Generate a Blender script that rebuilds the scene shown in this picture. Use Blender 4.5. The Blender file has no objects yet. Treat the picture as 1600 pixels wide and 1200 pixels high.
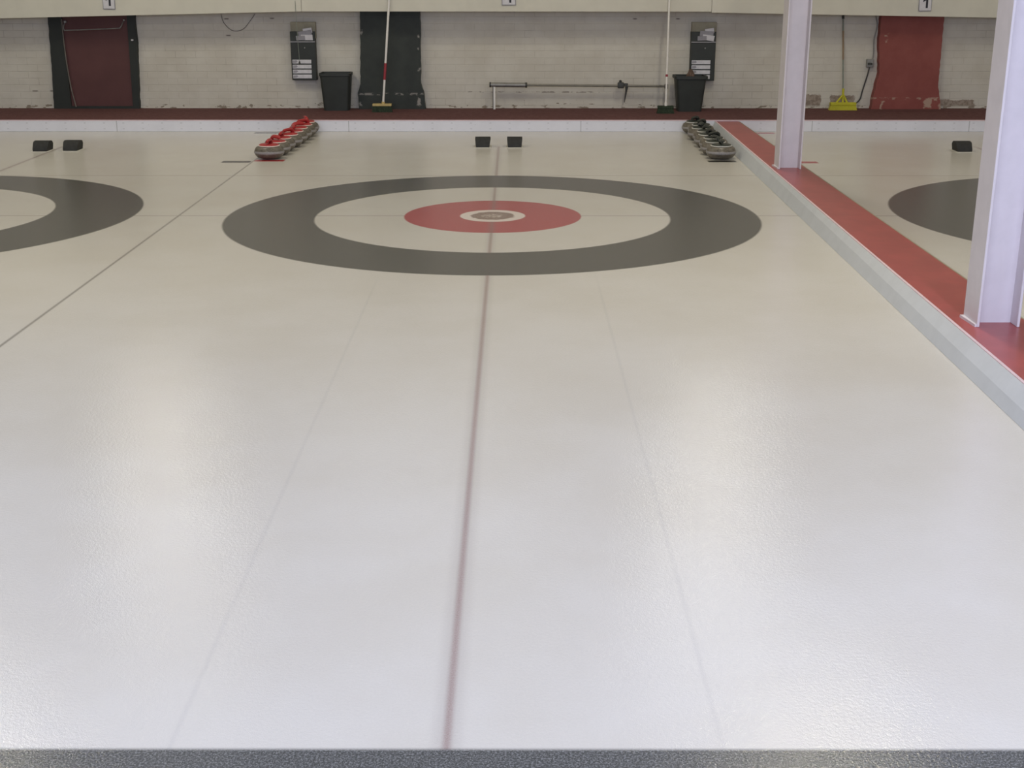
import bpy, bmesh, math, random
from mathutils import Vector, Matrix, Euler

random.seed(7)
scene = bpy.context.scene
COL = scene.collection

# ------------------------------------------------------------------ camera
cam_data = bpy.data.cameras.new('camera')
cam = bpy.data.objects.new('camera', cam_data)
COL.objects.link(cam)
cam_data.sensor_fit = 'HORIZONTAL'
cam_data.sensor_width = 36.0
cam_data.lens = 36.0 * 2008.24 / 1600.0
cam_data.clip_start = 0.05
cam_data.clip_end = 100
cam.location = (0.14698, -8.81261, 1.61248)
cam.rotation_euler = (math.pi / 2 - 0.311113, 0.0, 0.0015)
scene.camera = cam

# ------------------------------------------------------------------ world, lights, exposure
scene.view_settings.view_transform = 'Standard'
scene.view_settings.look = 'None'
scene.view_settings.exposure = 0.0
scene.view_settings.gamma = 1.0
scene.view_settings.use_curve_mapping = False
world = bpy.data.worlds.new('world')
scene.world = world
world.use_nodes = True
world.node_tree.nodes['Background'].inputs[0].default_value = (0.9, 0.92, 1.0, 1)
world.node_tree.nodes['Background'].inputs[1].default_value = 0.3


def area(name, loc, rot, sx, sy, power, color):
    l = bpy.data.lights.new(name, 'AREA')
    l.shape = 'RECTANGLE'
    l.size, l.size_y = sx, sy
    l.energy = power
    l.color = color
    o = bpy.data.objects.new(name, l)
    COL.objects.link(o)
    o.location = loc
    o.rotation_euler = rot
    return o


WARM = (1.0, 0.945, 0.78)
AMBER = (1.0, 0.91, 0.66)
COOL = (0.70, 0.765, 1.0)
# daylight through the window behind the camera
area('window_daylight', (0.3, -11.85, 2.35), (math.radians(75), 0, 0), 9.0, 1.9, 450, COOL)
# fluorescent fixtures below the ceiling, the last three added as fill: (x, y, size x, size y, watts, colour)
CEIL = 3.9
LAMPS = [(-3.3, 3.0, 0.14, 1.2, 38, WARM), (2.05, 2.7, 0.14, 1.2, 38, WARM),
         (-3.3, -2.2, 0.16, 1.2, 56, AMBER), (2.05, -2.2, 0.16, 1.2, 56, AMBER),
         (-3.3, -6.6, 0.16, 1.2, 96, COOL), (2.05, -6.6, 0.16, 1.2, 96, COOL),
         (-6.2, 3.0, 0.16, 2.4, 26, WARM), (-0.6, 3.4, 2.4, 0.16, 16, WARM), (6.45, 3.0, 0.16, 2.4, 26, WARM)]  # broad lamps added to brighten the back wall and far ice
for i, (lx, ly, sx, sy, w, c) in enumerate(LAMPS):
    area('fixture_light', (lx, ly, CEIL - 0.165), (0, 0, 0), sx, sy, w, c)

# ------------------------------------------------------------------ material helpers


def lin(r, g, b):
    f = lambda c: (c / 12.92 if c <= 0.04045 else ((c + 0.055) / 1.055) ** 2.4)
    return (f(r / 255), f(g / 255), f(b / 255), 1.0)


class NT:
    """small helper around a material's node tree"""

    def __init__(self, name, rough=0.6, color=None, spec=0.5, metallic=0.0):
        self.m = bpy.data.materials.new(name)
        self.m.use_nodes = True
        self.t = self.m.node_tree
        self.b = self.t.nodes['Principled BSDF']
        self.b.inputs['Roughness'].default_value = rough
        self.b.inputs['Specular IOR Level'].default_value = spec
        self.b.inputs['Metallic'].default_value = metallic
        if color:
            self.b.inputs['Base Color'].default_value = color
        self._tc = None

    def put(self, sock, v):
        if hasattr(v, 'links') or hasattr(v, 'is_linked'):
            self.t.links.new(v, sock)
        else:
            sock.default_value = v

    def obj(self):
        if not self._tc:
            self._tc = self.t.nodes.new('ShaderNodeTexCoord')
        return self._tc.outputs['Object']

    def xyz(self):
        n = self.t.nodes.new('ShaderNodeSeparateXYZ')
        self.t.links.new(self.obj(), n.inputs[0])
        return n.outputs[0], n.outputs[1], n.outputs[2]

    def math(self, op, a, b=0.0, c=None):
        n = self.t.nodes.new('ShaderNodeMath')
        n.operation = op
        self.put(n.inputs[0], a)
        self.put(n.inputs[1], b)
        if c is not None:
            self.put(n.inputs[2], c)
        return n.outputs[0]

    def ss(self, v, lo, hi):
        """smooth step 0..1 from lo to hi"""
        n = self.t.nodes.new('ShaderNodeMapRange')
        n.interpolation_type = 'SMOOTHSTEP'
        n.clamp = True
        self.put(n.inputs[0], v)
        if lo < hi:
            n.inputs[1].default_value, n.inputs[2].default_value = lo, hi
            n.inputs[3].default_value, n.inputs[4].default_value = 0.0, 1.0
        else:
            n.inputs[1].default_value, n.inputs[2].default_value = hi, lo
            n.inputs[3].default_value, n.inputs[4].default_value = 1.0, 0.0
        return n.outputs[0]

    def band(self, v, lo, hi, soft=0.003):
        return self.math('MULTIPLY', self.ss(v, lo - soft, lo + soft), self.ss(v, hi + soft, hi - soft))

    def mul(self, *a):
        r = a[0]
        for x in a[1:]:
            r = self.math('MULTIPLY', r, x)
        return r

    def mix(self, f, a, b):
        n = self.t.nodes.new('ShaderNodeMix')
        n.data_type = 'RGBA'
        self.put(n.inputs[0], f)
        self.put(n.inputs[6], a)
        self.put(n.inputs[7], b)
        return n.outputs[2]

    def noise(self, scale, detail=3.0, rough=0.6, vec=None, out=0):
        n = self.t.nodes.new('ShaderNodeTexNoise')
        n.inputs['Scale'].default_value = scale
        n.inputs['Detail'].default_value = detail
        n.inputs['Roughness'].default_value = rough
        self.t.links.new(vec or self.obj(), n.inputs['Vector'])
        return n.outputs[out]

    def scaled(self, sx, sy, sz):
        n = self.t.nodes.new('ShaderNodeMapping')
        n.inputs['Scale'].default_value = (sx, sy, sz)
        self.t.links.new(self.obj(), n.inputs['Vector'])
        return n.outputs[0]

    def bump(self, h, strength=0.3, dist=0.01):
        n = self.t.nodes.new('ShaderNodeBump')
        n.inputs['Strength'].default_value = strength
        n.inputs['Distance'].default_value = dist
        self.t.links.new(h, n.inputs['Height'])
        self.t.links.new(n.outputs[0], self.b.inputs['Normal'])

    def color(self, c):
        self.put(self.b.inputs['Base Color'], c)
        return self


def mottled(name, c, rough=0.6, amt=0.12, scale=9.0, spec=0.4, bump=0.0, metallic=0.0):
    """plain paint / plastic with slight uneven colour"""
    n = NT(name, rough, None, spec, metallic)
    d = tuple(x * (1 - amt) for x in c[:3]) + (1,)
    u = tuple(min(1, x * (1 + amt)) for x in c[:3]) + (1,)
    nz = n.noise(scale, 4)
    n.color(n.mix(n.ss(nz, 0.3, 0.7), d, u))
    if bump:
        n.bump(n.noise(scale * 12, 2), bump, 0.004)
    return n.m


# ------------------------------------------------------------------ mesh helpers


class MB:
    """collects shapes and links them as ONE mesh object"""

    def __init__(self):
        self.bm = bmesh.new()

    def box(self, lo, hi, bevel=0.0, rot=None, seg=2):
        lo, hi = Vector(lo), Vector(hi)
        r = bmesh.ops.create_cube(self.bm, size=1.0)
        vs = r['verts']
        c, s = (lo + hi) / 2, hi - lo
        for v in vs:
            v.co = Vector((v.co.x * s.x, v.co.y * s.y, v.co.z * s.z))
        if bevel:
            es = list({e for v in vs for e in v.link_edges})
            g = bmesh.ops.bevel(self.bm, geom=es, offset=bevel, segments=seg, affect='EDGES', profile=0.5)
            vs = list({v for f in g['faces'] for v in f.verts} | {v for v in vs if v.is_valid})
        for v in vs:
            if rot is not None:
                v.co = rot @ v.co
            v.co += c
        return self

    def frustum(self, lo, hi, inset_x, inset_y, z0, z1, bevel=0.0):
        """tapered box, wide on top"""
        x0, y0 = lo
        x1, y1 = hi
        P = [(x0 + inset_x, y0 + inset_y, z0), (x1 - inset_x, y0 + inset_y, z0), (x1 - inset_x, y1 - inset_y, z0),
             (x0 + inset_x, y1 - inset_y, z0), (x0, y0, z1), (x1, y0, z1), (x1, y1, z1), (x0, y1, z1)]
        vs = [self.bm.verts.new(p) for p in P]
        fs = [self.bm.faces.new([vs[i] for i in f]) for f in
              ((3, 2, 1, 0), (4, 5, 6, 7), (0, 1, 5, 4), (1, 2, 6, 5), (2, 3, 7, 6), (3, 0, 4, 7))]
        if bevel:
            es = list({e for f in fs for e in f.edges})
            bmesh.ops.bevel(self.bm, geom=es, offset=bevel, segments=2, affect='EDGES', profile=0.5)
        return self

    def prism(self, pts, axis, a, b):
        """outline pts extruded along axis 'x','y','z' from a to b"""
        def p3(p, t):
            return {'y': (p[0], t, p[1]), 'x': (t, p[0], p[1]), 'z': (p[0], p[1], t)}[axis]
        A = [self.bm.verts.new(p3(p, a)) for p in pts]
        B = [self.bm.verts.new(p3(p, b)) for p in pts]
        n = len(pts)
        self.bm.faces.new(A)
        self.bm.faces.new(B[::-1])
        for i in range(n):
            j = (i + 1) % n
            self.bm.faces.new((A[i], B[i], B[j], A[j]))
        return self

    def loft(self, rings, cap=True):
        R = [[self.bm.verts.new(p) for p in ring] for ring in rings]
        for a, b in zip(R, R[1:]):
            n = len(a)
            for i in range(n):
                j = (i + 1) % n
                self.bm.faces.new((a[i], a[j], b[j], b[i]))
        if cap:
            self.bm.faces.new(R[0][::-1])
            self.bm.faces.new(R[-1])
        return self

    def lathe(self, prof, c=(0, 0, 0), n=40, cap=True):
        rings = [[(c[0] + r * math.cos(2 * math.pi * k / n), c[1] + r * math.sin(2 * math.pi * k / n), c[2] + z)
                  for k in range(n)] for r, z in prof]
        return self.loft(rings, cap)

    def tube(self, pts, r, n=12, flat=1.0):
        pts = [Vector(p) for p in pts]
        rs = r if isinstance(r, (list, tuple)) else [r] * len(pts)
        rings = []
        prev = None
        for i, p in enumerate(pts):
            t = (pts[min(i + 1, len(pts) - 1)] - pts[max(i - 1, 0)]).normalized()
            if prev is None:
                u = t.orthogonal().normalized()
                if abs(t.z) < 0.99:
                    u = t.cross(Vector((0, 0, 1))).normalized()
            else:
                u = (prev - t * prev.dot(t)).normalized()
            prev = u
            w = t.cross(u).normalized()
            rings.append([p + rs[i] * (u * math.cos(2 * math.pi * k / n) + w * flat * math.sin(2 * math.pi * k / n))
                          for k in range(n)])
        return self.loft(rings)

    def build(self, name, mat, parent=None, smooth=None, loc=None):
        bmesh.ops.recalc_face_normals(self.bm, faces=self.bm.faces[:])
        me = bpy.data.meshes.new(name)
        self.bm.to_mesh(me)
        self.bm.free()
        if smooth:
            for p in me.polygons:
                p.use_smooth = True
            me.set_sharp_from_angle(angle=math.radians(smooth))
        me.materials.append(mat)
        o = bpy.data.objects.new(name, me)
        COL.objects.link(o)
        if parent:
            o.parent = parent
        if loc:
            o.location = loc
        return o


def curve_pts(P, n=6):
    """Catmull-Rom through P"""
    P = [Vector(p) for p in P]
    Q = [P[0] * 2 - P[1]] + P + [P[-1] * 2 - P[-2]]
    out = []
    for i in range(1, len(Q) - 2):
        for k in range(n):
            t = k / n
            a, b, c, d = Q[i - 1:i + 3]
            out.append(0.5 * (2 * b + (c - a) * t + (2 * a - 5 * b + 4 * c - d) * t * t + (3 * b - a - 3 * c + d) * t ** 3))
    out.append(P[-1])
    return out


def tag(o, label=None, cat=None, group=None, kind=None):
    if label:
        o['label'] = label
    if cat:
        o['category'] = cat
    if group:
        o['group'] = group
    if kind:
        o['kind'] = kind
    return o


def thing(name, label, cat, loc, rz=0.0, group=None):
    o = bpy.data.objects.new(name, None)
    o.empty_display_size = 0.1
    COL.objects.link(o)
    o.location = loc
    o.rotation_euler = (0, 0, rz)
    return tag(o, label, cat, group)


def struct(o, label=None):
    o['kind'] = 'structure'
    if label:
        o['label'] = label
    return o


def dup(root, loc, rz, label):
    r = root.copy()
    COL.objects.link(r)
    r.location = loc
    r.rotation_euler = (0, 0, rz)
    r['label'] = label
    for ch in list(root.children):
        c = ch.copy()
        COL.objects.link(c)
        c.parent = r
        for g in list(ch.children):
            d = g.copy()
            COL.objects.link(d)
            d.parent = c
    return r


# ------------------------------------------------------------------ key sizes (metres; tee of the middle sheet at the origin)
BOARD_Y, BOARD_Z = 4.88, 0.118        # end board front face, walkway height
WALL_Y = 6.12
SB_Y = 5.77                           # scoreboard front face
LEFT_CX, RIGHT_CX = -4.31, 4.63       # neighbouring sheets' tees

# ------------------------------------------------------------------ ice with its painted markings
n = NT("pebbled_ice", 0.17, None, 0.36)
x, y, z = n.xyz()
ice = n.mix(n.ss(n.noise(1.3, 4), 0.3, 0.7), lin(205, 200, 190), lin(210, 206, 198))
ice = n.mix(n.ss(n.noise(160, 2, 0.8), 0.35, 0.68), n.mix(0.06, ice, (0.3, 0.3, 0.3, 1)), ice)
# rings of the three sheets
dx = n.math('MINIMUM', n.math('ABSOLUTE', x),
            n.math('MINIMUM', n.math('ABSOLUTE', n.math('SUBTRACT', x, LEFT_CX)),
                   n.math('ABSOLUTE', n.math('SUBTRACT', x, RIGHT_CX))))
r = n.math('SQRT', n.math('ADD', n.math('MULTIPLY', dx, dx), n.math('MULTIPLY', y, y)))
col = ice
# lines first, rings over them
ln_dark = lin(120, 116, 110)
tee = n.mul(n.band(y, -0.007, 0.007, 0.006), n.ss(n.math('ABSOLUTE', n.math('SUBTRACT', x, 0.2)), 1.89 + 7, 1.86 + 7))
col = n.mix(n.mul(tee, 0.75), col, ln_dark)
back = n.band(y, 1.822, 1.836, 0.008)
col = n.mix(n.mul(back, 0.5), col, ln_dark)
side = n.mul(n.band(n.math('ABSOLUTE', x), 0.601, 0.606, 0.010), n.ss(y, -1.6, -2.4))
col = n.mix(n.mul(side, 0.17), col, lin(120, 120, 135))
bound = n.band(x, -2.178, -2.163, 0.007)
col = n.mix(n.mul(bound, 0.75), col, ln_dark)
ring_c = n.mix(n.ss(n.noise(220, 2, 0.8), 0.3, 0.75), lin(72, 71, 66), lin(92, 91, 87))
col = n.mix(n.band(r, 1.219, 1.829, 0.010), col, ring_c)
red_c = n.mix(n.ss(n.noise(60, 3, 0.8), 0.3, 0.75), lin(166, 66, 72), lin(178, 84, 86))
col = n.mix(n.band(r, -1.0, 0.61, 0.008), col, red_c)
col = n.mix(n.band(r, -1.0, 0.225, 0.008), col, lin(226, 214, 206))
logo_edge = n.math('ADD', r, n.math('MULTIPLY', n.math('SUBTRACT', n.noise(22, 2), 0.5), 0.06))
col = n.mix(n.band(logo_edge, -1.0, 0.15, 0.012), col, lin(140, 118, 108))
col = n.mix(n.mul(n.band(logo_edge, -1.0, 0.075, 0.016), n.ss(n.noise(30, 3), 0.4, 0.6)), col, lin(196, 184, 172))
# centre lines (the left sheet's runs a little to the right of its tee)
cdx = n.math('MINIMUM', n.math('ABSOLUTE', x),
             n.math('MINIMUM', n.math('ABSOLUTE', n.math('SUBTRACT', x, -4.20)),
                    n.math('ABSOLUTE', n.math('SUBTRACT', x, 4.58))))
inside_ring = n.band(r, 1.225, 1.823, 0.01)
cl = n.mul(n.ss(cdx, 0.018, 0.000), n.ss(y, 3.70, 3.62), n.ss(r, 0.21, 0.24))
cl_halo = n.mul(n.ss(cdx, 0.050, 0.006), n.ss(y, 3.70, 3.62), n.ss(r, 0.21, 0.24))
cl_f = n.math('SUBTRACT', 1.0, n.math('MULTIPLY', inside_ring, 0.9))
grain = n.ss(n.noise(260, 2, 0.8), 0.25, 0.7)
col = n.mix(n.mul(cl_halo, cl_f, 0.22), col, lin(138, 128, 126))
col = n.mix(n.mul(cl, cl_f, n.math('ADD', 0.35, n.math('MULTIPLY', grain, 0.3))), col, lin(134, 100, 98))
# bay marks where the stones are parked
for (x0, x1, y0, c) in ((-2.44, -2.185, 2.63, lin(48, 48, 44)), (-2.165, -1.90, 2.71, lin(172, 52, 60)),
                        (1.87, 2.12, 2.67, lin(48, 48, 44)), (2.50, 2.83, 2.60, lin(172, 52, 60)),
                        (-2.56, -2.19, 4.77, lin(70, 70, 66)), (2.50, 2.86, 4.75, lin(172, 52, 60))):
    col = n.mix(n.mul(n.band(x, x0, x1, 0.01), n.band(y, y0 - 0.055, y0 + 0.055, 0.015)), col, c)
# hog line across the near end
hog_c = n.mix(n.ss(n.noise(190, 2, 0.9), 0.42, 0.72), lin(72, 73, 72), lin(138, 139, 139))
col = n.mix(n.ss(y, -6.385, -6.403), col, hog_c)
n.color(col)
peb = n.math('ADD', n.noise(95, 2, 0.6), n.math('MULTIPLY', n.noise(330, 1, 0.5), 0.6))
n.bump(peb, 0.20, 0.004)
M_ICE = n.m

# ------------------------------------------------------------------ other materials
n = NT('painted_brick', 0.75, None, 0.2)
x, y, z = n.xyz()
bt = n.t.nodes.new('ShaderNodeTexBrick')
mp = n.t.nodes.new('ShaderNodeCombineXYZ')
n.t.links.new(n.math('ADD', x, n.math('MULTIPLY', y, 0.6)), mp.inputs[0])
n.t.links.new(z, mp.inputs[1])
n.t.links.new(mp.outputs[0], bt.inputs['Vector'])
bt.inputs['Scale'].default_value = 1.0
bt.inputs['Mortar Size'].default_value = 0.005
bt.inputs['Mortar Smooth'].default_value = 0.9
bt.inputs['Brick Width'].default_value = 0.225
bt.inputs['Row Height'].default_value = 0.075
base = n.mix(n.ss(n.noise(3.5, 4), 0.3, 0.7), lin(198, 192, 178), lin(207, 202, 189))
base = n.mix(n.mul(bt.outputs['Fac'], n.math('ADD', 0.05, n.math('MULTIPLY', n.ss(n.noise(2.2, 3), 0.5, 0.72), 0.28))), base, lin(128, 116, 106))
# chipped paint: small flakes along the joints, more of them near the ground
low = n.ss(z, 0.42, 0.14)
ch_n = n.noise(1, 4, 0.62, n.scaled(14, 14, 32))
flake = n.mul(n.ss(ch_n, 0.66, 0.70), n.math('ADD', n.mul(low, 0.8), 0.0), n.ss(bt.outputs['Fac'], 0.0, 0.3))
flake2 = n.mul(n.ss(n.math('ADD', n.noise(1, 4, 0.6, n.scaled(9, 9, 26)), n.math('MULTIPLY', n.ss(z, 0.21, 0.13), 0.16)), 0.71, 0.74), n.ss(z, 0.34, 0.2))
base = n.mix(n.mul(flake, 0.9), base, lin(92, 76, 66))
base = n.mix(n.mul(flake2, 0.8), base, lin(122, 108, 90))
# a broken row of flakes along one joint behind the rail
fl3 = n.mul(n.ss(n.noise(1, 4, 0.7, n.scaled(10, 10, 20)), 0.50, 0.58), n.band(z, 0.292, 0.306, 0.005), n.band(x, -0.55, 1.1, 0.2))
base = n.mix(n.mul(fl3, 0.75), base, lin(96, 84, 76))
# bare patches at the foot of the wall by the red pilaster
for (x0, x1, zt) in ((3.36, 3.64, 0.265), (3.74, 4.02, 0.265), (4.96, 5.40, 0.21)):
    e = n.math('MULTIPLY', n.math('SUBTRACT', n.noise(9, 4, 0.7), 0.5), 0.16)
    m1 = n.mul(n.band(n.math('ADD', x, e), x0, x1, 0.008), n.ss(n.math('ADD', z, n.math('MULTIPLY', e, 0.6)), zt + 0.006, zt - 0.006), n.ss(z, 0.125, 0.16))
    base = n.mix(n.mul(m1, 0.9), base, n.mix(n.ss(n.noise(24, 4, 0.7), 0.4, 0.6), lin(128, 112, 98), lin(160, 146, 132)))
# a few single dark chips
for (cx, cz, w) in ((-3.07, 1.10, 0.025), (-2.56, 1.105, 0.022), (-3.06, 0.92, 0.025), (1.50, 1.10, 0.02), (1.98, 1.10, 0.02), (-5.30, 0.31, 0.03), (-5.09, 0.31, 0.04)):
    mk = n.mul(n.band(x, cx - w, cx + w, 0.012), n.band(z, cz - 0.006, cz + 0.006, 0.006))
    base = n.mix(n.mul(mk, 0.8), base, lin(76, 62, 56))
n.color(base)
n.bump(n.math('SUBTRACT', n.math('MULTIPLY', n.noise(40, 3), 0.25), bt.outputs['Fac']), 0.35, 0.006)
M_BRICK = n.m


def pil_mat(name, c0, c1, chip, z_chip, big=None):
    """painted brick pilaster with flaked spots near its foot"""
    n = NT(name, 0.6, None, 0.3)
    x, y, z = n.xyz()
    b = n.mix(n.ss(n.noise(5, 4), 0.3, 0.7), c0, c1)
    f = n.mul(n.ss(n.noise(1, 4, 0.7, n.scaled(13, 13, 26)), 0.50, 0.58), n.band(z, z_chip - 0.012, z_chip + 0.012, 0.008))
    b = n.mix(n.mul(f, 0.75), b, chip)
    if big:
        e = n.math('MULTIPLY', n.math('SUBTRACT', n.noise(14, 4, 0.7), 0.5), 0.12)
        for (x0, x1, z0, z1) in big:
            m = n.mul(n.band(n.math('ADD', x, e), x0, x1, 0.01), n.band(n.math('ADD', z, e), z0, z1, 0.01))
            b = n.mix(n.mul(m, 0.9), b, chip)
    n.color(b)
    n.bump(n.noise(30, 3), 0.2, 0.004)
    return n.m


M_PILBLK = pil_mat('black_paint_brick', lin(48, 52, 48), lin(56, 60, 55), lin(150, 145, 138), 0.285,
                   ((-0.945, -0.915, 0.15, 0.24), (-1.60, -1.575, 0.15, 0.2), (-0.925, -0.905, 0.90, 0.93), (-0.925, -0.905, 0.78, 0.80), (-0.925, -0.905, 0.55, 0.57), (-1.57, -1.555, 0.93, 0.98)))
M_PILRED = pil_mat('red_paint_brick', lin(134, 72, 65), lin(143, 80, 72), lin(176, 150, 132), 0.235,
                   ((4.79, 4.87, 0.125, 0.225), (4.90, 4.94, 0.21, 0.25), (4.30, 4.325, 0.11, 0.20), (4.96, 5.0, 0.1, 0.18), (4.29, 4.31, 0.85, 0.87), (4.285, 4.31, 0.91, 0.94)))
M_WHITEWALL = mottled('white_wall_paint', lin(206, 202, 194), 0.8, 0.03, 3)
M_CEIL = mottled('ceiling_paint', lin(214, 212, 206), 0.85, 0.03, 3)
M_CARPET = mottled('dark_red_carpet', lin(104, 74, 73), 0.95, 0.15, 30, 0.1, 0.4)
M_REDTOP = mottled('red_rubber_top', lin(162, 74, 72), 0.30, 0.08, 6, 0.45, 0.02)
M_SIDE = mottled('grey_white_side_board', lin(196, 199, 202), 0.5, 0.03, 8, 0.4)
M_LOWBOUNCE = mottled('low_bounce_wall', lin(150, 150, 142), 0.8, 0.05, 3)  # unseen left wall, darkened to cut bounce light on the posts
M_LIP = mottled('pink_edge', lin(216, 192, 196), 0.6, 0.05, 12)
M_SB = mottled('cream_board_paint', lin(206, 202, 187), 0.7, 0.03, 4, 0.3)
M_POST = mottled('white_steel_paint', lin(214, 208, 212), 0.55, 0.035, 7, 0.4, 0.05)
M_GALV = mottled('galvanised_metal', lin(140, 138, 132), 0.45, 0.15, 14, 0.5, 0.0, 0.4)
M_GRAYTUBE = mottled('grey_tube_paint', lin(128, 124, 112), 0.5, 0.12, 10)
M_DARKMETAL = mottled('dark_metal', lin(62, 62, 58), 0.5, 0.1, 16)
M_BLACKPL = mottled('black_plastic', lin(50, 53, 49), 0.55, 0.08, 8, 0.35)
M_RUBBER = mottled('black_rubber', lin(46, 46, 45), 0.7, 0.15, 30, 0.3, 0.2)
M_DOORRED = mottled('dark_red_door', lin(92, 60, 58), 0.6, 0.08, 3, 0.3)
M_DOORBLK = mottled('black_door_frame', lin(48, 51, 48), 0.6, 0.06, 5, 0.3)
M_PALE = mottled('pale_card', lin(206, 204, 206), 0.6, 0.08, 14)
M_CARDGREY = mottled('grey_card_edge', lin(150, 148, 152), 0.6, 0.08, 14)
M_PUTTY = mottled('putty_board', lin(150, 144, 124), 0.7, 0.1, 9)
M_INK = mottled('black_ink', lin(44, 44, 50), 0.6, 0.05, 10)
M_WHITEPOLE = mottled('white_pole', lin(226, 222, 214), 0.45, 0.05, 10)
M_REDBAND = mottled('red_tape', lin(150, 52, 60), 0.5, 0.1, 12)
M_YELLOWWOOD = mottled('yellow_wood', lin(192, 170, 112), 0.6, 0.12, 18)
M_GREENBR = mottled('dark_green_bristle', lin(58, 68, 54), 0.85, 0.25, 60, 0.1, 0.6)
M_YELLOW = mottled('yellow_plastic', lin(190, 184, 44), 0.5, 0.08, 10)
M_GREENPOLE = mottled('grey_green_pole', lin(128, 134, 122), 0.5, 0.1, 12)
M_BROWNPOLE = mottled('brown_pole', lin(138, 118, 92), 0.6, 0.1, 12)
M_WIRE = mottled('grey_wire', lin(112, 106, 98), 0.6, 0.1, 12)
M_BLACKWIRE = mottled('dark_wire', lin(64, 64, 62), 0.6, 0.1, 12)
M_TRASH = mottled('brown_paper', lin(104, 86, 74), 0.8, 0.25, 20, 0.2, 0.4)
M_GLASS = mottled('window_glass', lin(205, 215, 235), 0.1, 0.02, 2)

n = NT('white_end_board', 0.45, None, 0.4)
x, y, z = n.xyz()
b = n.mix(n.ss(n.noise(4, 4), 0.3, 0.7), lin(216, 216, 222), lin(222, 222, 228))
for sx in (-4.03, -1.59, 0.85, 3.28, 4.93):
    b = n.mix(n.mul(n.band(x, sx - 0.004, sx + 0.004, 0.004), 0.6), b, lin(130, 130, 128))
# small screw heads in two rows
fx = n.math('ABSOLUTE', n.math('SUBTRACT', n.math('FRACT', n.math('DIVIDE', x, 0.203)), 0.5))
fx = n.mul(n.ss(fx, 0.07, 0.03), n.math('ADD', n.band(z, 0.026, 0.032, 0.004), n.band(z, 0.086, 0.092, 0.004)))
b = n.mix(n.mul(fx, 0.5), b, lin(120, 122, 124))
b = n.mix(n.mul(n.ss(n.noise(35, 4, 0.7), 0.66, 0.72), 0.25), b, lin(140, 140, 140))
n.color(b)
M_BOARD = n.m

n = NT('grey_granite', 0.35, None, 0.5)
g = n.mix(n.ss(n.noise(90, 4, 0.8), 0.35, 0.65), lin(82, 76, 66), lin(116, 108, 95))
g = n.mix(n.ss(n.noise(220, 2, 0.7), 0.62, 0.68), g, lin(60, 58, 52))
n.color(g)
M_GRANITE = n.m
n = NT('striking_band_granite', 0.6, None, 0.3)
n.color(n.mix(n.ss(n.noise(120, 3, 0.8), 0.35, 0.65), lin(136, 131, 128), lin(156, 152, 150)))
M_BAND = n.m
M_STONERED = mottled('red_handle_plastic', lin(166, 46, 48), 0.35, 0.06, 14)
M_STONEBLK = mottled('black_handle_plastic', lin(50, 54, 48), 0.35, 0.08, 14)
M_RIMGREY = mottled('grey_disc_rim', lin(196, 194, 186), 0.5, 0.05, 10)
M_RIM = mottled('pale_disc_rim', lin(226, 206, 196), 0.5, 0.05, 10)

# ------------------------------------------------------------------ setting
LX, RX, NEAR, FARY = -6.75, 7.0, -12.0, WALL_Y
fl = MB()
fl.box((LX, NEAR, -0.10), (RX, 5.2, 0.0))
struct(fl.build('floor', M_ICE), 'white pebbled ice with dark grey and red house rings')

w = MB().box((LX, BOARD_Y + 0.02, 0.001), (RX, WALL_Y + 0.02, BOARD_Z))
struct(w.build('walkway', M_CARPET), 'dark red carpeted walkway behind the end board')
w = MB().box((LX, BOARD_Y, 0.001), (RX, BOARD_Y + 0.02, BOARD_Z - 0.006))
o = struct(w.build('trim_1', M_BOARD), 'white end board along the back of the ice')
w = MB().box((LX, BOARD_Y - 0.003, BOARD_Z - 0.006), (RX, BOARD_Y + 0.022, BOARD_Z + 0.002), 0.002)
w.build('board_cap', M_LIP, o)

w = MB().box((LX - 0.2, WALL_Y, -0.1), (RX + 0.2, WALL_Y + 0.2, CEIL))
struct(w.build('wall_back', M_BRICK), 'white painted brick back wall with chipped paint')
struct(MB().box((LX - 0.2, NEAR, -0.1), (LX, WALL_Y, CEIL)).build('wall_left', M_LOWBOUNCE))
struct(MB().box((RX, NEAR, -0.1), (RX + 0.2, WALL_Y, CEIL)).build('wall_right', M_WHITEWALL))
struct(MB().box((LX - 0.2, NEAR - 0.2, CEIL), (RX + 0.2, WALL_Y + 0.2, CEIL + 0.1)).build('ceiling', M_CEIL))
nw = MB()
nw.box((LX - 0.2, NEAR - 0.2, -0.1), (RX + 0.2, NEAR, 1.35))
nw.box((LX - 0.2, NEAR - 0.2, 3.35), (RX + 0.2, NEAR, CEIL))
nw.box((LX - 0.2, NEAR - 0.2, 1.35), (-4.3, NEAR, 3.35))
nw.box((4.9, NEAR - 0.2, 1.35), (RX + 0.2, NEAR, 3.35))
struct(nw.build('wall_near', M_WHITEWALL))
wf = MB()
for xx in (-4.3, -2.0, 0.3, 2.6, 4.84):
    wf.box((xx, NEAR - 0.12, 1.35), (xx + 0.06, NEAR - 0.04, 3.35))
for zz in (1.35, 3.29):
    wf.box((-4.3, NEAR - 0.12, zz), (4.9, NEAR - 0.04, zz + 0.06))
wo = struct(wf.build('window_1', M_POST))
MB().box((-4.25, NEAR - 0.09, 1.4), (4.85, NEAR - 0.08, 3.3)).build('pane', M_GLASS, wo)

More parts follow.
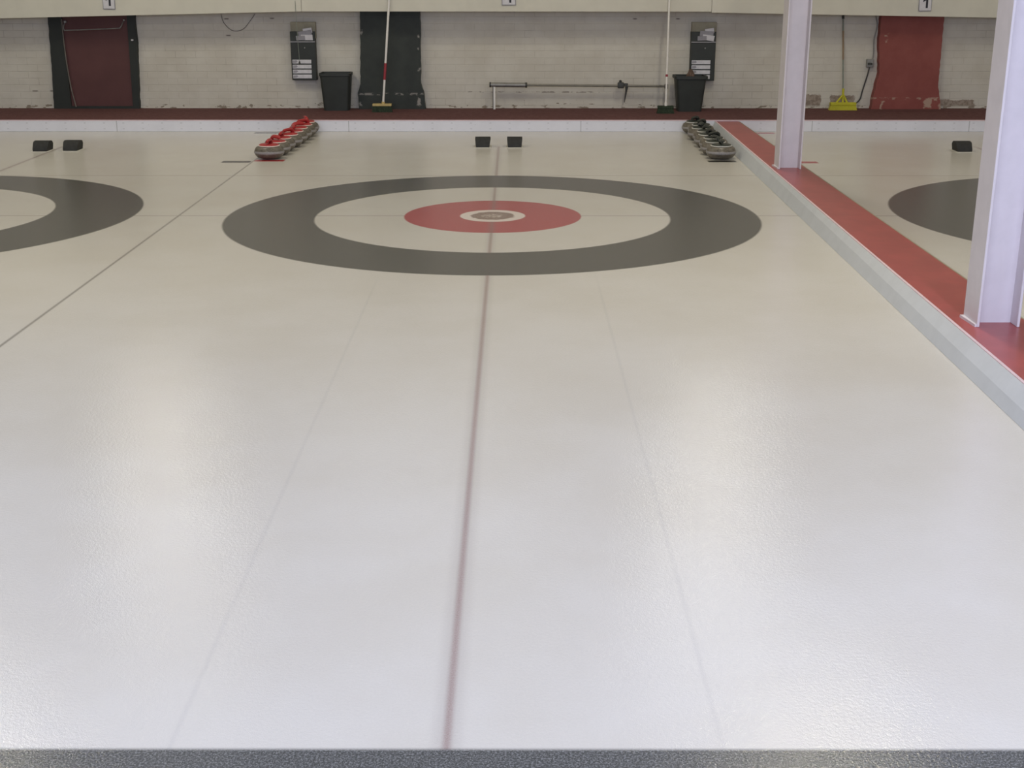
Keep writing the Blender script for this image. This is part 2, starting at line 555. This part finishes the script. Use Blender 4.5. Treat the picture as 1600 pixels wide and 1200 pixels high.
# divider curb between the middle and the right sheet
DZ = 0.108
def dv(Y):
    return 2.112 + 0.020 * Y, 2.170 + 0.0175 * Y, 2.487 + 0.006 * Y   # base left, top left, right
Y0, Y1 = NEAR + 0.01, BOARD_Y - 0.004
b0, t0, r0 = dv(Y0)
b1, t1, r1 = dv(Y1)
side = MB()
side.loft([[(b0, Y0, 0.001), (t0, Y0, DZ), (t0 + 0.012, Y0, DZ), (t0 + 0.012, Y0, 0.001)],
           [(b1, Y1, 0.001), (t1, Y1, DZ), (t1 + 0.012, Y1, DZ), (t1 + 0.012, Y1, 0.001)]])
div = struct(side.build('trim_2', M_SIDE), 'low divider curb with white side and red top between two ice sheets')
top = MB()
top.loft([[(t0 + 0.013, Y0, 0.001), (t0 + 0.013, Y0, DZ), (r0 - 0.012, Y0, DZ), (r0 - 0.012, Y0, 0.001)],
          [(t1 + 0.013, Y1, 0.001), (t1 + 0.013, Y1, DZ), (r1 - 0.012, Y1, DZ), (r1 - 0.012, Y1, 0.001)]])
tag(top.build('red_top', M_REDTOP, div), 'smooth red top')
s2 = MB()
s2.loft([[(r0 - 0.0115, Y0, 0.001), (r0 - 0.0115, Y0, DZ - 0.002), (r0, Y0, DZ - 0.002), (r0, Y0, 0.001)],
         [(r1 - 0.0115, Y1, 0.001), (r1 - 0.0115, Y1, DZ - 0.002), (r1, Y1, DZ - 0.002), (r1, Y1, 0.001)]])
s2.build('side_board', M_PUTTY, div)
lp = MB()
lp.loft([[(t0 - 0.001, Y0, DZ - 0.004), (t0 - 0.001, Y0, DZ + 0.0025), (t0 + 0.0125, Y0, DZ + 0.0025), (t0 + 0.0125, Y0, DZ - 0.004)],
         [(t1 - 0.001, Y1, DZ - 0.004), (t1 - 0.001, Y1, DZ + 0.0025), (t1 + 0.0125, Y1, DZ + 0.0025), (t1 + 0.0125, Y1, DZ - 0.004)]])
lp.build('edge_strip', M_LIP, div)

# pilasters on the back wall
def jag(pts, amp, seed):
    rnd = random.Random(seed)
    out = []
    for a, b in zip(pts, pts[1:]):
        k = max(2, int(math.dist(a, b) / 0.04))
        for i in range(k):
            t = i / k
            out.append((a[0] + (b[0] - a[0]) * t + (rnd.uniform(-amp, amp) if i else 0), a[1] + (b[1] - a[1]) * t))
    out.append(pts[-1])
    return out
L = jag([(-1.566, 1.6), (-1.566, 1.0), (-1.585, 0.40), (-1.62, 0.29), (-1.61, BOARD_Z)], 0.004, 3)
R = jag([(-0.855, BOARD_Z), (-0.872, 0.30), (-0.905, 0.40), (-0.898, 0.9), (-0.898, 1.6)], 0.004, 4)
struct(MB().prism(L + R, 'y', WALL_Y - 0.10, WALL_Y + 0.01).build('pilaster', M_PILBLK), 'black painted brick pilaster flaring at its chipped foot')
L = jag([(4.225, 1.6), (4.225, 0.85), (4.255, 0.52), (4.215, 0.30), (4.195, BOARD_Z)], 0.004, 5)
R = jag([(4.985, BOARD_Z), (4.945, 0.32), (4.928, 0.40), (4.925, 0.8), (4.915, 1.6)], 0.005, 6)
struct(MB().prism(L + R, 'y', WALL_Y - 0.10, WALL_Y + 0.01).build('pilaster', M_PILRED), 'red painted brick pilaster with bare patches at its foot')

# red door in its black frame
fr = MB()
zt = 1.75
fr.prism(jag([(-5.035, zt), (-5.06, 0.6), (-5.085, BOARD_Z)], 0.003, 1) + [(-4.885, BOARD_Z), (-4.905, zt)], 'y', WALL_Y - 0.06, WALL_Y + 0.01)
fr.prism([(-4.155, zt), (-4.185, BOARD_Z)] + jag([(-4.115, BOARD_Z), (-4.10, 0.4), (-4.08, 0.8), (-4.075, zt)], 0.004, 2), 'y', WALL_Y - 0.06, WALL_Y + 0.01)
fr.box((-4.905, WALL_Y - 0.06, zt - 0.06), (-4.155, WALL_Y + 0.01, zt))
fr.box((-4.885, WALL_Y - 0.055, BOARD_Z), (-4.185, WALL_Y + 0.01, BOARD_Z + 0.028))
door = struct(fr.build('door_1', M_DOORBLK), 'dark red door in a black frame')
dp = MB().prism([(-4.90, BOARD_Z + 0.028), (-4.187, BOARD_Z + 0.028), (-4.157, zt - 0.06), (-4.905, zt - 0.06)], 'y', WALL_Y - 0.035, WALL_Y + 0.01)
dp.build('door_panel', M_DOORRED, door)
pb = MB()
pb.tube(curve_pts([(-4.865, WALL_Y - 0.04, 1.07), (-4.868, WALL_Y - 0.09, 1.03), (-4.86, WALL_Y - 0.11, 0.985), (-4.80, WALL_Y - 0.11, 0.982),
                   (-4.30, WALL_Y - 0.11, 1.000), (-4.235, WALL_Y - 0.11, 1.012), (-4.215, WALL_Y - 0.09, 1.05), (-4.21, WALL_Y - 0.04, 1.085)], 5), 0.0065, 8)
pb.lathe([(0.0, -0.01), (0.02, -0.01), (0.02, 0.01), (0.0, 0.01)], (-4.865, WALL_Y - 0.045, 1.07), 12)
pb.lathe([(0.0, -0.008), (0.012, -0.008), (0.012, 0.008), (0.0, 0.008)], (-4.205, WALL_Y - 0.045, 1.088), 12)
pb.build('push_bar', M_GALV, door, 50)
MB().tube(curve_pts([(-4.893, WALL_Y - 0.066, 1.10), (-4.893, WALL_Y - 0.066, 0.85), (-4.885, WALL_Y - 0.066, 0.6), (-4.865, WALL_Y - 0.066, 0.35), (-4.83, WALL_Y - 0.066, BOARD_Z + 0.02)], 6), 0.007, 8).build('edge_cable', M_WIRE, door, 60)
MB().lathe([(0.0, 0), (0.014, 0), (0.014, 0.016), (0.0, 0.016)], (-4.125, WALL_Y - 0.072, 0.865), 12).build('door_button', M_PALE, door, 40)

# ------------------------------------------------------------------ ceiling fixtures (above the frame), the last three added fill lamps
for i, (lx, ly, sx, sy, wv, c) in enumerate(LAMPS):
    place = ('above the left stones', 'above the right stones', 'over the left side of the middle of the ice', 'over the middle of the divider curb',
             'near the window on the left', 'near the window on the right',
             'added as fill over the far left of the left sheet', 'added as fill across the middle sheet behind the house', 'added as fill over the far right of the right sheet')[i]
    f = thing('ceiling_light', 'white fluorescent ceiling fixture ' + place, 'ceiling light', (lx, ly, CEIL), 0 if sy > sx else math.pi / 2, 'fluorescent fixtures')
    hl = max(sx, sy) / 2 + 0.04
    MB().box((-0.17, -hl, -0.10), (0.17, hl, 0.0), 0.01).build('housing', M_CEIL, f)
    for s in (-1, 1):
        MB().tube([(s * 0.07, -hl + 0.04, -0.125), (s * 0.07, hl - 0.04, -0.125)], 0.014, 10).build('tube', M_PALE, f, 60)

# ------------------------------------------------------------------ steel posts on the divider
def post(name, label, xl, xr, yf, depth, tilt=0.0):
    t = thing(name, label, 'post', ((xl + xr) / 2, yf + depth / 2, DZ), 0, 'white steel posts on the divider')
    hw, hd, H = (xr - xl) / 2, depth / 2, CEIL - DZ
    s0 = 0.003
    for s, nm in ((-1, 'flange'), (1, 'flange')):
        x0, x1 = (s * hw, s * hw - s * 0.012)
        MB().box((min(x0, x1), -hd, 0.0), (max(x0, x1), hd, H), 0.002, seg=1).build(nm, M_POST, t)
    MB().box((-hw + 0.012, -0.006, 0.0), (hw - 0.012, 0.006, H)).build('web', M_POST, t)
    MB().prism([(-hw - 0.008, -hd + 0.004), (-hw, -hd + 0.004), (-hw, hd - 0.004), (-hw - 0.018, hd - 0.004)], 'z', 0.0, 0.012).build('weld_foot', M_POST, t)
    t.rotation_euler = (0, tilt, 0)
    return t
post('steel_post', 'white steel H-beam post nearest the camera at the right edge', 2.198, 2.388, -3.31, 0.18)
post('steel_post', 'white steel H-beam post farther away beside the black stones', 2.252, 2.432, 1.45, 0.19)

# ------------------------------------------------------------------ scoreboards hanging in front of the wall
def scoreboard(label, x0, x1, z0, z1):
    t = thing('scoreboard', label, 'scoreboard', ((x0 + x1) / 2, SB_Y, (z0 + z1) / 2), 0, 'scoreboards over the sheets')
    c = Vector(t.location)
    top = 2.55
    P = [(x0 - c.x, z0 - c.z), (x1 - c.x, z1 - c.z), (x1 - c.x, top - c.z), (x0 - c.x, top - c.z)]
    MB().prism(P, 'y', 0.0, 0.018).build('front_panel', M_SB, t)
    P2 = [(p[0] + (0.02 if i in (0, 3) else -0.02), p[1] + (0.004 if i < 2 else -0.02)) for i, p in enumerate(P)]
    MB().prism(P2, 'y', 0.019, WALL_Y - SB_Y - 0.002).build('case', M_WHITEWALL, t)
    return t
scoreboard('cream scoreboard over the left sheet, above the dark red door', -6.70, -2.172, 1.090, 1.190)
scoreboard('cream scoreboard over the middle sheet, between the two wall racks', -2.168, 2.298, 1.190, 1.188)
scoreboard('cream scoreboard over the right sheet, above the red pilaster', 2.302, 6.95, 1.178, 1.098)

def number_card(label, x0, x1, z0, h, rz, dgt):
    w = x1 - x0
    t = thing('number_card', label, 'number card', ((x0 + x1) / 2, SB_Y - 0.009, z0), 0, 'number one cards on the scoreboards')
    t.rotation_euler = (0, rz, 0)
    MB().box((-w / 2, -0.003, 0), (w / 2, 0.006, h), 0.003).build('card_rim', M_CARDGREY, t)
    MB().box((-w / 2 + 0.008, -0.006, 0.008), (w / 2 - 0.008, -0.0025, h - 0.008)).build('card_face', M_PALE, t)
    dx, dz, dh = dgt
    bw = 0.022
    P = [(dx - bw / 2, dz), (dx + bw / 2, dz), (dx + bw / 2, dz + dh), (dx - bw / 2 + 0.004, dz + dh),
         (dx - 0.042, dz + dh - 0.034), (dx - 0.042, dz + dh - 0.052), (dx - bw / 2, dz + dh - 0.034)]
    MB().prism(P, 'y', -0.0085, -0.0061).build('numeral', M_INK, t)
    return t
number_card('white card with a black 1 on the scoreboard above the red door', -4.33, -4.195, 1.212, 0.18, 0.02, (0.012, 0.036, 0.105))
number_card('white card with a black 1 in the middle of the centre scoreboard', 0.014, 0.167, 1.254, 0.18, 0.0, (0.016, 0.028, 0.12))
number_card('white card with a black 1 on the scoreboard above the red pilaster', 4.55, 4.69, 1.192, 0.18, -0.02, (0.016, 0.034, 0.115))

# ------------------------------------------------------------------ curling stones
def stone(name, label, loc, rz, hm, group):
    t = thing(name, label, 'curling stone', loc, 0, group)
    S = 0.928
    body = [(0.0, 0.004), (0.055, 0.004), (0.060, 0.0), (0.066, 0.0), (0.075, 0.004), (0.110, 0.012), (0.130, 0.028),
            (0.1395, 0.046), (0.1435, 0.053), (0.1435, 0.070), (0.139, 0.080), (0.134, 0.092), (0.125, 0.103), (0.110, 0.110), (0.09, 0.113), (0.0, 0.113)]
    MB().lathe([(r * S, z) for r, z in body], n=44, cap=False).build('granite_body', M_GRANITE, t, 40)
    bd = [(0.1415, 0.050), (0.1445, 0.053), (0.1452, 0.0615), (0.1445, 0.070), (0.1410, 0.074)]
    MB().lathe([(r * S, z) for r, z in bd], n=44, cap=False).build('striking_band', M_BAND, t, 60)
    MB().lathe([(0.0, 0.112), (0.094, 0.112), (0.097, 0.115), (0.096, 0.119), (0.091, 0.121), (0.0, 0.121)], n=40, cap=False).build('disc_rim', M_RIM if hm is M_STONERED else M_RIMGREY, t, 40)
    hd = MB().lathe([(0.0, 0.1205), (0.088, 0.1205), (0.088, 0.126), (0.080, 0.131), (0.05, 0.134), (0.0, 0.135)], n=40, cap=False).build('handle_disc', hm, t, 35)
    g = MB()
    p = curve_pts([(0.0, 0.062, 0.128), (0.0, 0.060, 0.145), (0.0, 0.040, 0.158), (0.0, 0.0, 0.162), (0.0, -0.04, 0.160), (0.0, -0.072, 0.154)], 5)
    rr = [0.021 - 0.004 * abs(i / len(p) - 0.2) if i < len(p) - 2 else 0.012 for i in range(len(p))]
    g.tube(p, rr, 14, 0.75)
    g.build('handle_grip', hm, hd, 60)
    hd.rotation_euler = (0, 0, rz)
    return t

ORD = ['nearest', 'second', 'third', 'fourth', 'fifth', 'sixth', 'seventh', 'farthest']
def row(name, colour, xs, hm, side, seed):
    rnd = random.Random(seed)
    first = None
    for i in range(8):
        t = i / 7
        Y = 2.845 + 1.893 * t
        X = xs[i]
        q = ORD[i] + (' from the camera' if 0 < i < 7 else '')
        lab = '%s-handled grey curling stone, %s in the row %s' % (colour, q, side)
        rz = rnd.uniform(-0.9, 0.9) + (math.pi if rnd.random() < .35 else 0)
        if first is None:
            first = stone(name, lab, (X, Y, 0.0), rz, hm, '%s-handled stones in a row' % colour)
        else:
            for c in dup(first, (X, Y, 0.0), 0, lab).children:
                if c.name.startswith('handle_disc'):
                    c.rotation_euler = (0, 0, rz)
row('curling_stone', 'red', [-2.056, -2.042, -2.04, -2.018, -2.011, -2.009, -2.004, -2.015], M_STONERED, 'left of the house', 11)
row('curling_stone', 'black', [2.010, 2.000, 2.022, 2.012, 2.034, 2.018, 2.056, 2.028], M_STONEBLK, 'beside the divider', 12)

# ------------------------------------------------------------------ hacks
def hack(label, loc, rz, group):
    t = thing('hack', label, 'hack', loc, rz, group)
    # sloped rubber foothold: low toe towards the house, high rounded back
    prof = [(-0.10, 0.001), (-0.098, 0.022), (-0.05, 0.075), (-0.03, 0.088), (0.02, 0.092), (0.055, 0.085), (0.075, 0.06), (0.08, 0.001)]
    hw = 0.071
    m = MB()
    rings = []
    for sg in (-1, 1):
        ring = [(sg * (0.062 + 0.011 * min(1.0, pz / 0.05)), py, pz) for py, pz in prof]
        rings.append(ring)
    m.loft(rings)
    m.build('rubber_foothold', M_RUBBER, t, 40)
    MB().box((-hw - 0.012, -0.115, 0.0), (hw + 0.012, 0.09, 0.004), 0.001, seg=1).build('base_plate', M_ICEPLATE, t)
    return t
M_ICEPLATE = mottled('frosted_plate', lin(206, 202, 190), 0.5, 0.06, 20)
hack('black rubber hack left of the centre line on the middle sheet', (-0.152, 3.68, 0), 0, 'hacks of the middle sheet')
hack('black rubber hack right of the centre line on the middle sheet', (0.154, 3.68, 0), 0, 'hacks of the middle sheet')
hack('leftmost black rubber hack, behind the left house', (-4.285, 3.38, 0), 0.0, 'hacks of the left sheet')
hack('black rubber hack behind the left house, the one nearer the red stones', (-4.015, 3.42, 0), 0.0, 'hacks of the left sheet')
hack('black rubber hack on the right sheet beside the near post', (4.352, 3.36, 0), 0, 'hacks of the right sheet')

# ------------------------------------------------------------------ wall racks
def rack(label, x0, x1, z0, z1, hidden=False):
    t = thing('card_rack', label, 'card rack', ((x0 + x1) / 2, WALL_Y, z0), 0, 'black racks on the back wall')
    w, H, d = (x1 - x0), z1 - z0, 0.10
    MB().box((-w / 2, -d, 0), (w / 2, -0.001, H * 0.84), 0.004).build('case', M_BLACKPL, t)
    MB().box((-w / 2 + 0.006, -d * 0.65, H * 0.72), (w / 2 + 0.006, -0.001, H), 0.003).build('header_board', M_PUTTY, t)
    MB().box((-w / 2, -d - 0.006, H * 0.655), (w / 2, -d + 0.01, H * 0.672), 0.002).build('shelf_edge', M_CARDGREY, t)
    # cards leaning in the top pocket
    rnd = random.Random(int(abs(x0) * 100))
    for k, (ax, az, ww, hh) in enumerate(((-0.02, 0.70, 0.10, 0.045), (0.05, 0.70, 0.13, 0.055), (0.03, 0.775, 0.15, 0.05), (0.06, 0.82, 0.10, 0.05))):
        rot = Euler((0.25, rnd.uniform(-0.15, 0.15), 0)).to_matrix()
        MB().box((ax - ww / 2, -d - 0.012 + 0.001 * k, H * az - 0.005), (ax + ww / 2, -d - 0.006 + 0.001 * k, H * az + hh), 0.0, rot).build('score_card', M_PALE if k % 2 else M_CARDGREY, t)
    # four rows of pale labels, each with a grey figure block at its left
    for k in range(4):
        zc = 0.020 + k * 0.054
        lb = MB().box((-w / 2 + 0.014, -d - 0.004, zc), (w / 2 - 0.052, -d - 0.0005, zc + 0.042), 0.002).build('label_strip', M_PALE, t)
        q = [(-0.066, 0.008), (0.03, 0.006)][0]
        MB().prism([(-w / 2 + 0.018, zc + 0.006), (-w / 2 + 0.055, zc + 0.010), (-w / 2 + 0.072, zc + 0.022), (-w / 2 + 0.06, zc + 0.036), (-w / 2 + 0.02, zc + 0.034)],
                   'y', -d - 0.0055, -d - 0.0042).build('grey_patch', M_CARDGREY, lb)
    MB().lathe([(0.0, 0.0), (0.008, 0.0), (0.008, 0.014), (0.0, 0.014)], (0.02, -d - 0.004, H * 0.55), 10).build('knob', M_GALV, t)
    return t
rack('black wall rack with white labels, above the left waste bin', -2.352, -2.075, 0.438, 1.068)
rack('black wall rack with white labels, behind the right waste bin', 2.126, 2.402, 0.432, 1.066)

cord = MB().tube(curve_pts([(-2.235, SB_Y - 0.004, 1.30), (-2.232, SB_Y - 0.006, 1.17), (-2.228, SB_Y + 0.0, 0.95), (-2.222, SB_Y + 0.02, 0.66)], 6), 0.0028, 6)
co = thing('pull_cord', 'thin pale cord hanging from the scoreboard in front of the left rack', 'cord', (0, 0, 0))
cord.build('cord', M_GREENPOLE, co, 60)
MB().lathe([(0.0, -0.02), (0.010, -0.016), (0.012, 0.0), (0.006, 0.02), (0.0, 0.022)], (-2.222, SB_Y + 0.02, 0.64), 12).build('weight', M_DARKMETAL, co, 60)

# ------------------------------------------------------------------ waste bins
def bin_(label, x0, x1, y0, y1, top, ix, lip):
    t = thing('waste_bin', label, 'waste bin', ((x0 + x1) / 2, (y0 + y1) / 2, BOARD_Z), 0, 'black waste bins by the wall')
    hw, hd, H = (x1 - x0) / 2, (y1 - y0) / 2, top - BOARD_Z
    m = MB()
    th = 0.008
    def ring(w, d, zz, r=0.03, k=4):
        out = []
        for cx, cy, a0 in ((w - r, d - r, 0), (-w + r, d - r, 90), (-w + r, -d + r, 180), (w - r, -d + r, 270)):
            for i in range(k + 1):
                a = math.radians(a0 + 90 * i / k)
                out.append((cx + r * math.cos(a), cy + r * math.sin(a), zz))
        return out
    m.loft([ring(hw - ix, hd - ix, 0.0), ring(hw - 0.004, hd - 0.004, H - 0.03), ring(hw - 0.004 - th, hd - 0.004 - th, H - 0.03), ring(hw - ix - th, hd - ix - th, 0.012)])
    m.build('bin_body', M_BLACKPL, t, 40)
    m = MB()
    m.loft([ring(hw - 0.002, hd - 0.002, H - 0.034), ring(hw + lip, hd + lip, H - 0.030), ring(hw + lip, hd + lip, H), ring(hw - 0.010, hd - 0.010, H), ring(hw - 0.010, hd - 0.010, H - 0.034)], False)
    m.build('rim', M_BLACKPL, t, 40)
    return t
bin_('black tapered waste bin between the left rack and the black pilaster', -2.015, -1.675, 5.80, 6.08, 0.528, 0.032, 0.004)
bin_('black tapered waste bin below the right rack, next to the dark broom', 1.935, 2.275, 5.70, 5.99, 0.505, 0.04, 0.012)

# crumpled brown paper poking out of the right bin
m = MB()
bmesh.ops.create_icosphere(m.bm, subdivisions=3, radius=0.06)
rnd = random.Random(5)
for v in m.bm.verts:
    v.co *= 1 + rnd.uniform(-0.14, 0.14)
    v.co.x *= 0.75 if v.co.z < 0.02 else 0.55
    v.co.z *= 1.25
    v.co += Vector((2.105, 5.79, 0.50))
tag(m.build('crumpled_paper', M_TRASH), 'crumpled brown paper poking out of the right waste bin', 'paper')

# ------------------------------------------------------------------ brooms
def head_tufts(m, x0, x1, y0, y1, z0, z1, k):
    """bristle block: flared rows of tufts, one mesh"""
    for i in range(k):
        for j in range(3):
            a = x0 + (x1 - x0) * (i + 0.5) / k
            b = y0 + (y1 - y0) * (j + 0.5) / 3
            fl = 0.014 * ((i + 0.5) / k - 0.5) * 2
            w, d = (x1 - x0) / k * 0.52, (y1 - y0) / 3 * 0.52
            m.loft([[(a - w + fl, b - d, z0), (a + w + fl, b - d, z0), (a + w + fl, b + d, z0), (a - w + fl, b + d, z0)],
                    [(a - w * .9, b - d * .9, z1), (a + w * .9, b - d * .9, z1), (a + w * .9, b + d * .9, z1), (a - w * .9, b + d * .9, z1)]])

t = thing('push_broom', 'broom with white pole, red band and yellow wood head, in front of the black pilaster', 'broom', (-1.315, 5.70, BOARD_Z))
MB().box((-0.105, -0.03, 0.066), (0.105, 0.03, 0.092), 0.004).build('head_block', M_YELLOWWOOD, t)
m = MB(); head_tufts(m, -0.10, 0.10, -0.028, 0.028, 0.0, 0.066, 14); m.build('bristles', M_GREENBR, t)
A, B = Vector((0.012, 0.0, 0.088)), Vector((0.120, 0.052, 1.36))
pol = lambda s: A + (B - A) * s
MB().tube([pol(0), pol(1)], 0.0125, 12).build('pole', M_WHITEPOLE, t, 60)
MB().tube([pol(0.205), pol(0.345)], 0.0145, 12).build('red_band', M_REDBAND, t, 60)
MB().tube([pol(-0.005), pol(0.02)], 0.018, 12).build('socket', M_YELLOWWOOD, t, 60)

t = thing('push_broom', 'broom with thin white pole and dark head, left of the right waste bin', 'broom', (1.815, 5.57, BOARD_Z))
MB().box((-0.088, -0.035, 0.055), (0.085, 0.035, 0.082), 0.004).build('head_block', M_GREENBR, t)
m = MB(); head_tufts(m, -0.085, 0.08, -0.032, 0.032, 0.0, 0.055, 12); m.build('bristles', M_GREENBR, t)
A, B = Vector((0.0, 0.0, 0.078)), Vector((0.018, 0.184, 1.36))
MB().tube([pol(0), pol(1)], 0.011, 12).build('pole', M_WHITEPOLE, t, 60)
MB().tube([pol(0.243), pol(0.262)], 0.0135, 12).build('red_band', M_REDBAND, t, 60)
MB().tube([pol(-0.005), pol(0.03)], 0.016, 12).build('socket', M_WHITEPOLE, t, 60)

t = thing('push_broom', 'yellow-headed broom with thin grey pole leaning on the wall near the red pilaster', 'broom', (3.85, 5.93, BOARD_Z))
m = MB(); m.box((-0.145, -0.035, 0.05), (0.145, 0.035, 0.085), 0.006); m.build('head_block', M_YELLOW, t)
m = MB(); head_tufts(m, -0.142, 0.142, -0.034, 0.034, 0.0, 0.05, 16); m.build('bristles', M_YELLOW, t)
m = MB()
m.tube([(-0.075, 0, 0.08), (-0.005, 0.01, 0.165)], 0.012, 10)
m.tube([(0.045, 0, 0.08), (0.0, 0.01, 0.165)], 0.012, 10)
m.tube([(-0.002, 0.008, 0.08), (-0.004, 0.022, 0.235)], [0.012, 0.014], 10)
m.build('brace', M_YELLOW, t, 60)
A, B = Vector((-0.004, 0.02, 0.20)), Vector((-0.03, 0.172, 1.02))
MB().tube([pol(0), pol(1)], 0.0085, 10).build('pole', M_GREENPOLE, t, 60)
MB().tube([pol(0.42), pol(0.80)], 0.0095, 10).build('wrapped_grip', M_BROWNPOLE, t, 60)
MB().tube([pol(0.955), pol(1.0)], 0.014, 10).build('end_cap', M_DARKMETAL, t, 60)

# ------------------------------------------------------------------ grey tube standing on a white leg
t = thing('floor_rail', 'long grey horizontal tube with clamp along the wall between two brooms', 'rail', (0, 6.0, BOARD_Z))
RZ = 0.268
MB().tube([(0.26, 0, RZ), (1.86, 0, RZ - 0.012)], 0.013, 12).build('rod', M_GRAYTUBE, t, 60)
MB().tube([(-0.115, 0, RZ + 0.004), (0.29, 0, RZ)], 0.025, 14).build('sleeve', M_GALV, t, 50)
MB().tube([(-0.13, 0, RZ + 0.004), (-0.112, 0, RZ + 0.004)], 0.028, 14).build('end_cap', M_DARKMETAL, t, 50)
MB().tube([(0.275, 0, RZ), (0.295, 0, RZ)], 0.030, 14).build('collar', M_DARKMETAL, t, 50)
MB().box((-0.086, -0.012, 0.0), (-0.062, 0.012, RZ - 0.016), 0.002).build('leg', M_WHITEPOLE, t)
MB().box((-0.094, -0.010, 0.001), (-0.0865, 0.010, RZ - 0.018)).build('leg_edge', M_BLACKWIRE, t)
cl = MB()
cl.box((1.315, -0.03, RZ - 0.035), (1.385, 0.03, RZ + 0.03), 0.008)
cl.box((1.385, -0.016, RZ - 0.008), (1.43, 0.016, RZ + 0.02), 0.005)
cl.build('clamp', M_DARKMETAL, t, 40)
MB().lathe([(0.0, 0), (0.014, 0), (0.016, 0.02), (0.0, 0.03)], (1.345, 0, RZ + 0.028), 10).build('knob', M_DARKMETAL, t, 50)
pg = MB()
pg.tube([(1.418, 0, RZ - 0.01), (1.414, 0, RZ - 0.06), (1.395, 0, 0.075)], [0.018, 0.012, 0.004], 10)
pg.build('peg', M_DARKMETAL, t, 50)
MB().box((1.845, -0.022, RZ - 0.040), (1.88, 0.022, RZ + 0.012), 0.005).build('end_bracket', M_DARKMETAL, t, 40)
MB().tube([(1.862, 0, 0.0), (1.862, 0, RZ - 0.03)], 0.010, 10).build('leg', M_WHITEPOLE, t, 60)

# ------------------------------------------------------------------ wiring on the wall
o = MB().tube(curve_pts([(-3.125, WALL_Y - 0.012, 1.15), (-3.10, WALL_Y - 0.012, 1.06), (-3.03, WALL_Y - 0.008, 0.985), (-2.96, WALL_Y - 0.008, 0.968),
                         (-2.88, WALL_Y - 0.008, 0.995), (-2.81, WALL_Y - 0.010, 1.07), (-2.77, WALL_Y - 0.012, 1.12), (-2.745, WALL_Y - 0.012, 1.155)], 6), 0.0035, 6).build('cable', M_WIRE, None, 60)
tag(o, 'thin grey cable looping down from under the left scoreboard', 'cable')
t = thing('junction_box', 'small grey junction box with dark cable beside the red pilaster', 'junction box', (4.165, WALL_Y, 0.62))
MB().box((-0.045, -0.05, -0.045), (0.03, -0.001, 0.045), 0.005).build('box', M_GALV, t)
MB().lathe([(0.0, 0.0), (0.026, 0.0), (0.024, 0.02), (0.0, 0.024)], (-0.012, -0.058, -0.015), 14).build('plug', M_DARKMETAL, t, 40)
MB().tube(curve_pts([(-0.01, -0.045, -0.04), (-0.025, -0.02, -0.15), (-0.06, -0.012, -0.30), (-0.085, -0.02, -0.40), (-0.15, -0.03, -0.455), (-0.25, -0.04, -0.475)], 6), 0.0075, 8).build('cable', M_BLACKWIRE, t, 60)
MB().tube(curve_pts([(0.02, -0.02, 0.04), (0.03, -0.012, 0.12), (0.022, -0.012, 0.26), (0.045, -0.012, 0.40), (0.02, -0.016, 0.52)], 6), 0.006, 8).build('edge_shadow_tube', M_GALV, t, 60)  # thin tube drawn in for the dark edge shadow up the pilaster
